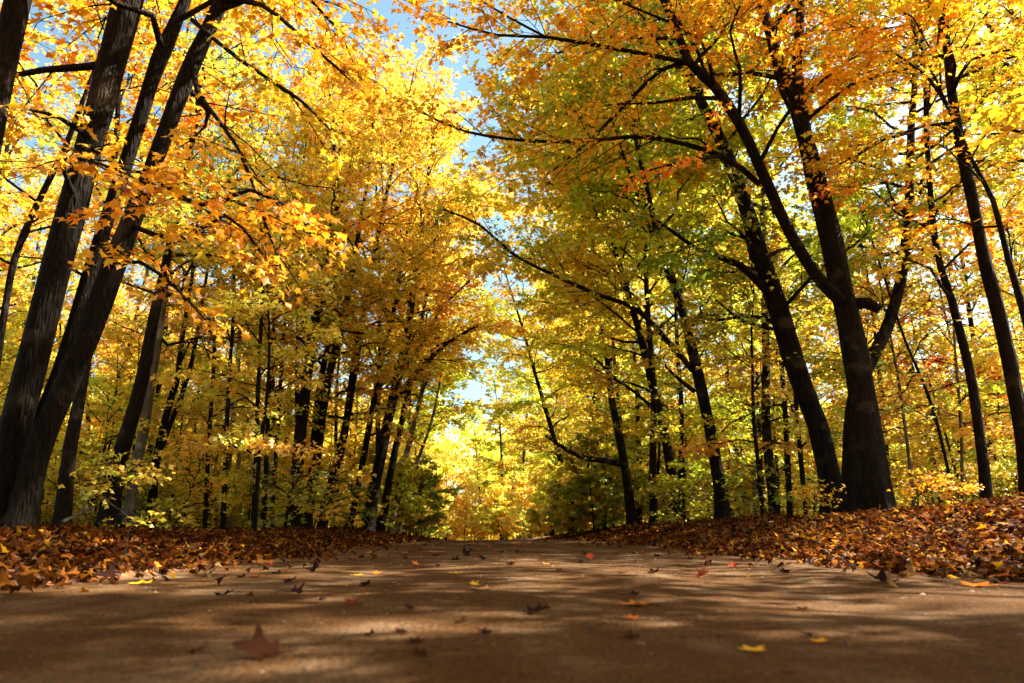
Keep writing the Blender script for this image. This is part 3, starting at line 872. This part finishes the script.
# understorey
pts3 = list(TREES)
for side, cols, w, lab, grp in ((-1, [GOLD, YELLOW, LIME, OLIVE, AMBER], [3, 3, 3, 2, 1], 'thin maple sapling with flat tiers of yellow leaves under the left trees', 'understorey saplings left of the road'),
                                (1, [LIME, OLIVE, YELLOW, GREEN, GOLD], [4, 4, 2, 2, 1], 'thin maple sapling with flat tiers of olive leaves under the right trees', 'understorey saplings right of the road')):
    for x, y in scatter(100, 10.5, 40, 1.4, 18, side, .9, pts3, .95):
        place(sap_protos, RNG.choice(3, p=[.4, .25, .35]), x, y, RNG.uniform(0, 6.28), RNG.uniform(.8, 1.15), pick(cols, w), lab, 'sapling', grp)
pts4 = list(TREES)
for side, cols, w, lab, grp in ((-1, [GREEN, LIME, GOLD, OLIVE], [3, 2, 2, 2], 'knee high leafy seedling on the leaf litter left of the road', 'seedlings left of the road'),
                                (1, [GREEN, LIME, OLIVE, GOLD], [4, 2, 2, 1], 'knee high leafy seedling on the leaf litter right of the road', 'seedlings right of the road')):
    for x, y in scatter(80, 11.5, 32, 1.3, 13, side, .5, pts4, .8):
        place(bush_protos, RNG.integers(2), x, y, RNG.uniform(0, 6.28), RNG.uniform(.7, 1.3), pick(cols, w), lab, 'seedling', grp)

# seedlings and low sprays one can tell apart
for (u, v, Y, Hs, c, lab) in [(930, 505, 8.6, .48, ORANGE, 'orange maple seedling glowing right of the massive trunk'),
                              (962, 510, 8.0, .32, ORANGE, 'small rust coloured seedling on the bank by the right edge trunks'),
                              (815, 520, 9.6, .42, GOLD, 'golden seedling at the foot of the mossy leaning trunk'),
                              (312, 522, 13, 1.25, AMBER, 'orange yellow seedling in front of the slim dark left trunks'),
                              (118, 520, 9.5, .8, LIME, 'yellow green seedling in front of the stout tilting trunk')]:
    p = at(u, v, Y)
    k = 1 if Hs < .9 else 0
    place(bush_protos, k, p[0], Y, RNG.uniform(0, 6), Hs / (1.1 if k == 0 else .75), c, lab, 'seedling', None, .02)


# ================================================================== ground and road
def grid(name, xs, ys, zf, mat, xoff=None):
    X, Y = np.meshgrid(xs, ys)
    if xoff is not None: X = X + xoff(Y)
    Z = zf(X, Y)
    V = np.stack([X, Y, Z], -1).reshape(-1, 3)
    nx = len(xs); i = np.arange(len(ys) - 1)[:, None] * nx; j = np.arange(nx - 1)[None]
    q = np.stack([i + j, i + j + 1, i + nx + j + 1, i + nx + j], -1).reshape(-1, 4)
    return mesh_from(name, V, quads=q, mat=mat, smooth=True)


def axis(*segs):
    return np.unique(np.concatenate([np.arange(a, b, s) for a, b, s in segs]))


xs = axis((-400, -60, 20), (-60, -12, 1.5), (-12, 12, .12), (12, 60, 1.5), (60, 401, 20))
ys = axis((-60, -4, 3), (-4, 26, .14), (26, 60, .7), (60, 120, 4), (120, 601, 30))
g = link('ground', grid('ground', xs, ys, ground_z, M_GROUND)); g['kind'] = 'structure'


def road_z(X, Y):
    s = X - road_c(Y)
    ruts = -0.012 * np.exp(-((np.abs(s) - .95) / .32) ** 2)
    return base_z(Y) + ruts + 0.006 * vnoise(X * 2.2, Y * 1.1, 7) + .002 * vnoise(X * 9, Y * 9, 8)


g = link('road', grid('road', np.linspace(-HALF - .35, HALF + .35, 60), axis((-12, 0, .3), (0, 14, .06), (14, 40, .25), (40, 66, 1)), road_z, M_ROAD,
                      xoff=lambda Y: road_c(Y))); g['kind'] = 'structure'


# ------------------------------------------------------------------ leaf litter
def litter_tone(n):
    pal = np.array([(.24, .075, .010), (.10, .028, .006), (.04, .012, .005), (.42, .15, .016), (.32, .18, .07), (.75, .36, .02), (.17, .03, .007)])
    c = pal[RNG.choice(len(pal), n, p=[.22, .26, .22, .10, .06, .04, .10])]
    return c * .62 * np.exp(RNG.normal(0, .25, (n, 1)))


def litter(n, ylo, yhi, dmax, shape, size, bias=1.0):
    y = ylo + (yhi - ylo) * RNG.uniform(0, 1, n) ** bias
    side = RNG.choice([-1, 1], n)
    d = dmax * RNG.uniform(0, 1, n) ** 1.15
    # ragged front edge with thin drifts reaching onto the road
    edge = .10 * vnoise(y * 1.7, side * 3.0, 21) + RNG.exponential(.13, n) * (RNG.uniform(0, 1, n) < .35) + np.minimum(RNG.exponential(.35, n), .9) * (RNG.uniform(0, 1, n) < .07) * (y > 3)
    x = road_c(y) + side * (HALF + d - edge + .02)
    z = np.maximum(ground_z(x, y), np.where(np.abs(x - road_c(y)) < HALF + .15, base_z(y), -9)) + RNG.uniform(.008, .06, n)
    P = np.stack([x, y, z], 1)
    a = RNG.uniform(0, 6.28, n)
    D = np.stack([np.cos(a), np.sin(a), RNG.normal(.08, .3, n)], 1)
    Nn = np.array([0, 0, 1.0]) + RNG.normal(0, .5, (n, 3))
    return P, D, Nn, size * RNG.uniform(.6, 1.25, n), shape


parts_ = [litter(27000, 1.2, 7.5, 3.2, 'star', .051, .8), litter(56000, 7, 18, 6.5, 'mid', .062, .8), litter(16000, 16, 40, 8, 'mid', .12, .9)]
for i, (P, D, Nn, S, shp) in enumerate(parts_):
    me = leaf_mesh('fallen_leaves', P, D, Nn, S, litter_tone(len(P)), shp, M_DRY, np.zeros(3), curl=.8)
    o = link('fallen_leaves', me); o.color = (1, 1, 1, 1); o['kind'] = 'stuff'
    tag(o, ['thick orange brown leaf litter on both verges beside the camera', 'leaf litter under the trees farther along both verges', 'thin leaf litter beside the far end of the road'][i], 'leaf litter')


def gravel():
    """grit and pebbles half sunk in the dirt near the camera"""
    r = np.random.default_rng(9)
    n = 9000
    y = .45 + 7 * r.uniform(0, 1, n) ** 1.6; x = road_c(y) + r.uniform(-HALF, HALF, n)
    S = .0016 * np.exp(r.normal(0, .5, n)) * (1 + .25 * y)
    oc = np.array([[1, 0, 0], [0, 1, 0], [-1, 0, 0], [0, -1, 0], [0, 0, .7], [.7, .7, .35], [-.7, .6, .3]])
    base = np.array([[1, 0, 0], [.6, .7, 0], [-.2, 1, 0], [-1, .3, 0], [-.7, -.7, 0], [.3, -.9, 0], [.2, .1, .75]])
    th = r.uniform(0, 6.28, n); c, s_ = np.cos(th), np.sin(th)
    B = base[None] * (1 + r.normal(0, .18, (n, 7, 3)))
    X = B[..., 0] * c[:, None] - B[..., 1] * s_[:, None]; Y = B[..., 0] * s_[:, None] + B[..., 1] * c[:, None]
    V = np.stack([x[:, None] + X * S[:, None], y[:, None] + Y * S[:, None], (road_z(x, y) - .0004)[:, None] + B[..., 2] * S[:, None]], -1)
    tri = np.array([[i, (i + 1) % 6, 6] for i in range(6)])
    T = (np.arange(n)[:, None, None] * 7 + tri[None]).reshape(-1, 3)
    m, nt, out = new_mat('grit')
    bs = N(nt, 'ShaderNodeBsdfPrincipled'); bs.inputs['Roughness'].default_value = .9
    a = N(nt, 'ShaderNodeAttribute', attribute_name='tone'); nt.links.new(a.outputs['Color'], bs.inputs['Base Color'])
    nt.links.new(bs.outputs[0], out.inputs['Surface'])
    k = np.exp(r.normal(-.1, .45, (n, 1)))
    k[r.uniform(0, 1, n) < .35] *= .25
    col = np.concatenate([np.array([.10, .06, .03]) * k, np.ones((n, 1))], 1)
    o = link('gravel', mesh_from('gravel', V.reshape(-1, 3), tris=T, tone_t=np.repeat(col, 6, 0), mat=m)); o['kind'] = 'stuff'
    tag(o, 'fine grit and pebbles in the packed dirt of the road', 'gravel')


gravel()


# ------------------------------------------------------------------ single leaves on the road
def single_leaf(u, v, wpx, color, curl, label, group=None, upright=0.0):
    p = on_road(u, v)
    size = max(.035, wpx * (p[1] / F) * .8)
    r = np.random.default_rng(int(u * 7 + v))
    # outline subdivided into a fan with rings so that the blade can curl
    out = STAR[:10]; n = 10
    dense = []
    for i in range(n):
        a, b = out[i], out[(i + 1) % n]
        for t in (0, .33, .66):
            q = a * (1 - t) + b * t
            w = 0 if t == 0 else .03
            dense.append(q + r.normal(0, w, 2))
    dense = np.array(dense); c = np.array([0, .3]); m = len(dense)
    rings = [c[None]] + [c + (dense - c) * k for k in (.35, .7, 1.0)]
    V = np.concatenate(rings)
    tr = [[0, 1 + i, 1 + (i + 1) % m] for i in range(m)]; qd = []
    for k in range(2):
        o0 = 1 + k * m; o1 = 1 + (k + 1) * m
        for i in range(m):
            j = (i + 1) % m
            qd.append([o0 + i, o1 + i, o1 + j, o0 + j])
    x, y = V[:, 0], V[:, 1] - .3
    rad = np.hypot(x, y); th = np.arctan2(x, y)
    z = .75 * curl * (rad ** 2 * (.8 + .35 * np.cos(2 * th + r.uniform(0, 6)) + .35 * np.cos(5 * th + r.uniform(0, 6)))) + .04 * r.normal(0, 1, len(V)) * rad
    z += .10 * np.abs(x) + .05 * np.cos(5 * th) * rad
    sh = 1 - .18 * abs(curl) * rad
    P = np.stack([x * sh * 1.15, y * sh * 1.05, z], 1) * size
    tl = upright + .12 * (curl > .3) + .28 * min(curl, .9)          # most dry leaves rest tipped on two lobes
    yaw = r.uniform(0, 6.28)
    ax = np.array([math.cos(yaw), math.sin(yaw), 0.0]) * 1.0      # tip about a random axis in the blade
    K = np.array([[0, -ax[2], ax[1]], [ax[2], 0, -ax[0]], [-ax[1], ax[0], 0]])
    Rm = np.eye(3) + math.sin(tl) * K + (1 - math.cos(tl)) * K @ K
    P = P @ Rm.T
    zmin = P[:, 2].min(); P[:, 2] -= zmin
    root = bpy.data.objects.new('fallen_leaf', mesh_from('fallen_leaf', P, quads=qd, tris=tr, tone_q=np.ones((len(qd), 4)), tone_t=np.ones((len(tr), 4)), mat=M_DRY, smooth=True))
    COL.objects.link(root); root.color = (*color, 1)
    root.location = (p[0], p[1], float(road_z(p[0], p[1])) + .002)
    # the raised side turned mostly away from the camera, so the blade faces it
    root.rotation_euler = (0, 0, -yaw + r.normal(0, .8))
    w = Wood()
    s0 = np.array([0, -.3, 0.0]) * size @ Rm.T; s0[2] -= zmin
    k = 5; ts = np.linspace(0, 1, k)[:, None]
    bend = r.normal(0, .3)
    path = s0 + np.concatenate([bend * ts ** 2, -ts * .5, 0 * ts], 1) * size
    path[:, 2] = np.maximum(path[:, 2] * (1 - .8 * ts[:, 0]), .002)
    w.tube(path, np.full(k, .011 * size), 4)
    link('leaf_stalk', w.mesh('leaf_stalk', M_TWIG, np.zeros(3)), root)
    tag(root, label, 'leaf', group)
    return root


DK = (.022, .009, .007); BR = (.055, .018, .008); RD = (.28, .045, .018); OR = (.62, .20, .03); YE = (.85, .50, .04); TN = (.42, .22, .08)
for a in [
    (262, 650, 56, BR, .75, 'large curled brown leaf closest to the camera at lower left', .12),
    (227, 593, 22, DK, .6, 'dark curled leaf standing apart on the left of the road'),
    (296, 590, 20, DK, 1.0, 'tightly curled dark leaf with raised points, left of centre'),
    (290, 581, 16, DK, .7, 'dark leaf lying just behind the tightly curled one'),
    (315, 571, 18, DK, 1.0, 'dark leaf with upturned tips on the left half of the road', .4),
    (366, 583, 16, DK, 1.1, 'small black leaf cupped upwards like a bowl'),
    (352, 600, 22, (.22, .05, .02), .4, 'flat dark red leaf in front of the cupped black one'),
    (371, 631, 9, DK, .6, 'tiny black leaf scrap right of the large curled brown leaf'),
    (357, 573, 16, YE, .1, 'flat yellow leaf behind the cupped black one'),
    (378, 571, 13, OR, .4, 'orange brown leaf next to the flat yellow one'),
    (241, 577, 14, DK, .6, 'dark leaf near the left litter edge'),
    (256, 576, 14, RD, .3, 'thin red leaf lying by the left litter edge'),
    (278, 572, 13, DK, .5, 'dark leaf in the row behind the left litter edge'),
    (346, 583, 10, OR, .3, 'small orange leaf scrap left of the cupped black leaf'),
    (144, 584, 24, YE, .25, 'yellow brown leaf on the litter fringe at far left'),
    (457, 573, 18, YE, .1, 'flat yellow leaf on the pale sunlit stripe'),
    (474, 584, 12, YE, .3, 'yellow half of a leaf leaning on a tan one', .3),
    (482, 588, 22, TN, .2, 'flat tan leaf in the middle of the road'),
    (438, 564, 8, DK, 1.0, 'little black leaf with two raised tips on the sunlit stripe'),
    (455, 559, 12, DK, .7, 'left leaf of the dark cluster at the middle of the road'),
    (466, 556, 12, DK, 1.0, 'centre leaf of the dark cluster at the middle of the road', .5),
    (483, 559, 13, DK, .9, 'right leaf of the dark cluster at the middle of the road'),
    (510, 563, 12, DK, .8, 'dark leaf beside the sunlit stripe, right of the cluster'),
    (546, 562, 9, OR, .3, 'small orange leaf at the end of the sunlit stripe'),
    (406, 552, 11, OR, .2, 'orange leaf lying by the far left litter'),
    (361, 557, 10, DK, .6, 'dark leaf by the far left litter edge'),
    (534, 609, 28, DK, .55, 'broad black leaf alone in the middle foreground'),
    (702, 575, 19, (.24, .05, .02), 1.1, 'cupped dark red leaf with pointed tips right of centre', .3),
    (560, 571, 10, RD, .9, 'small red leaf near the middle of the road'),
    (590, 558, 11, (.5, .1, .03), .9, 'orange red leaf sitting up on the far part of the road', .4),
    (622, 573, 13, BR, .3, 'brown leaf lying flat right of the middle'),
    (653, 573, 16, BR, .8, 'rolled brown leaf left of the cupped dark red one'),
    (634, 591, 9, DK, .5, 'black leaf scrap above the flat orange leaf'),
    (637, 601, 32, OR, .15, 'flat orange leaf on the right half of the road'),
    (632, 614, 17, (.5, .13, .03), .35, 'small red orange leaf in front of the flat orange one'),
    (753, 648, 28, YE, .12, 'bright yellow leaf lowest on the right of the picture'),
    (819, 640, 19, (.8, .38, .03), .2, 'amber leaf right of the bright yellow one'),
    (784, 572, 16, DK, .8, 'dark arched leaf on the right of the road'),
    (690, 559, 9, DK, .8, 'black leaf near the right far litter, left of the pair'),
    (657, 556, 9, DK, .9, 'black leaf on the far right side of the road'),
    (733, 566, 13, RD, .8, 'red leaf at the fringe of the sunlit right verge'),
    (883, 581, 30, DK, .6, 'long dark leaf lying before the right leaf bank'),
    (824, 567, 12, OR, .6, 'orange leaf at the fringe of the right bank'),
    (919, 568, 22, YE, .5, 'glowing yellow leaf at the foot of the right bank', .4),
    (977, 584, 34, OR, .15, 'orange brown leaf flat before the right bank')]:
    single_leaf(*a[:6], upright=a[6] if len(a) > 6 else 0.0)
# many more, small and dark, scattered towards the far end
for i in range(46):
    y = 5.5 + 15 * RNG.uniform() ** .8; x = float(road_c(y)) + RNG.uniform(-HALF, HALF)
    p = np.array([x, y, float(base_z(y))])
    d = p - CAM
    yy = d[1] * math.cos(PITCH) + d[2] * math.sin(PITCH); zz = -d[1] * math.sin(PITCH) + d[2] * math.cos(PITCH)
    u = W / 2 + F * d[0] / yy; v = H / 2 - F * zz / yy
    single_leaf(u, v, .095 * F / y, [DK, BR, OR, RD][RNG.choice(4, p=[.45, .25, .2, .1])], RNG.uniform(.4, 1.1),
                'small curled leaf among those strewn over the far part of the road', 'small leaves strewn over the far part of the road')
# loose leaves resting on the near road
for i in range(14):
    u = RNG.uniform(120, 980); v = RNG.uniform(575, 660)
    single_leaf(u, v, RNG.uniform(4, 7), [DK, BR][RNG.integers(2)], .4, 'crumb of dead leaf on the bare near road', 'leaf crumbs on the near road')


# ------------------------------------------------------------------ dead sticks on the left verge
def stick(a, b, Y0, Y1, wpx, label, side=True):
    P0, P1 = at(*a, Y0), at(*b, Y1)
    for P in (P0, P1): P[2] = max(P[2], gz(P[0], P[1]) + .02)
    org = (P0 + P1) / 2; org[2] = gz(org[0], org[1])
    root = empty('dead_stick', org); tag(root, label, 'stick')
    k = 8; ts = np.linspace(0, 1, k)[:, None]
    path = P0 * (1 - ts) + P1 * ts + np.cumsum(RNG.normal(0, .008, (k, 3)), 0)
    r = wpx / 2 / F * Y0
    w = Wood(); w.tube(path, np.linspace(r, r * .5, k), 7, .1)
    link('stem', w.mesh('stem', M_PALE, org), root)
    if side:
        q = path[4]; w = Wood()
        w.tube(np.array([q, q + (P1 - P0) * .25 + [0, 0, .12], q + (P1 - P0) * .45 + [.03, 0, .16]]), [r * .6, r * .4, r * .2], 5)
        link('side_twig', w.mesh('side_twig', M_PALE, org), root)


stick((61, 523), (92, 508), 7.0, 7.3, 3.5, 'pale dead stick poking up right of the leaning clump')
stick((22, 541), (56, 560), 4.6, 4.1, 2.5, 'thin grey stick lying on the litter below the leaning clump', False)
stick((104, 496), (127, 516), 8.0, 8.2, 1.8, 'thin broken stick slanting down behind the pale dead stick', False)
stick((126, 561), (128, 550), 3.9, 3.95, 1.8, 'short forked twig standing in the sunlit litter', True)

# ================================================================== sky, sun, camera
SUN_AZ = math.radians(75)     # from the road's direction, positive = right
SUN_EL = math.radians(46)
wd = bpy.data.worlds.new('World'); scene.world = wd; wd.use_nodes = True
nt = wd.node_tree
bg = nt.nodes['Background']
sky = nt.nodes.new('ShaderNodeTexSky'); sky.sky_type = 'NISHITA'; sky.sun_disc = False
sky.sun_elevation = SUN_EL; sky.sun_rotation = SUN_AZ
sky.air_density = 1.0; sky.dust_density = 2.0; sky.ozone_density = 1.5
tint = N(nt, 'ShaderNodeMix', data_type='RGBA', blend_type='MULTIPLY'); tint.inputs[0].default_value = 1; tint.inputs[7].default_value = (.95, 1.1, .93, 1)
nt.links.new(sky.outputs[0], tint.inputs[6]); nt.links.new(tint.outputs[2], bg.inputs[0]); bg.inputs[1].default_value = 0.075

sl = bpy.data.lights.new('sun', 'SUN'); sl.energy = 5.0; sl.angle = math.radians(.55); sl.color = (1.0, .93, .80)
so = bpy.data.objects.new('sun', sl); COL.objects.link(so)
dirv = Vector((math.sin(SUN_AZ) * math.cos(SUN_EL), math.cos(SUN_AZ) * math.cos(SUN_EL), math.sin(SUN_EL)))
so.rotation_euler = dirv.to_track_quat('Z', 'Y').to_euler(); so.location = dirv * 60

cd = bpy.data.cameras.new('camera'); cd.lens = LENS; cd.sensor_width = 36; cd.clip_start = .02; cd.clip_end = 2000
cd.dof.use_dof = True; cd.dof.focus_distance = 9.0; cd.dof.aperture_fstop = 2.8
co = bpy.data.objects.new('camera', cd); COL.objects.link(co)
co.location = CAM; co.rotation_euler = (math.pi / 2 + PITCH, 0, 0)
scene.camera = co

scene.view_settings.view_transform = 'Standard'; scene.view_settings.look = 'None'
scene.view_settings.gamma = 1; scene.view_settings.exposure = 2.2
cy = scene.cycles
cy.max_bounces = 8; cy.diffuse_bounces = 4; cy.glossy_bounces = 2; cy.transmission_bounces = 5; cy.transparent_max_bounces = 4
cy.use_denoising = True
try:
    cy.denoiser = 'OPENIMAGEDENOISE'; cy.denoising_input_passes = 'RGB_ALBEDO_NORMAL'; cy.denoising_prefilter = 'ACCURATE'
except Exception: pass
cy.use_adaptive_sampling = True; cy.adaptive_threshold = 0.02
cy.caustics_reflective = False; cy.caustics_refractive = False
cy.sample_clamp_indirect = 6
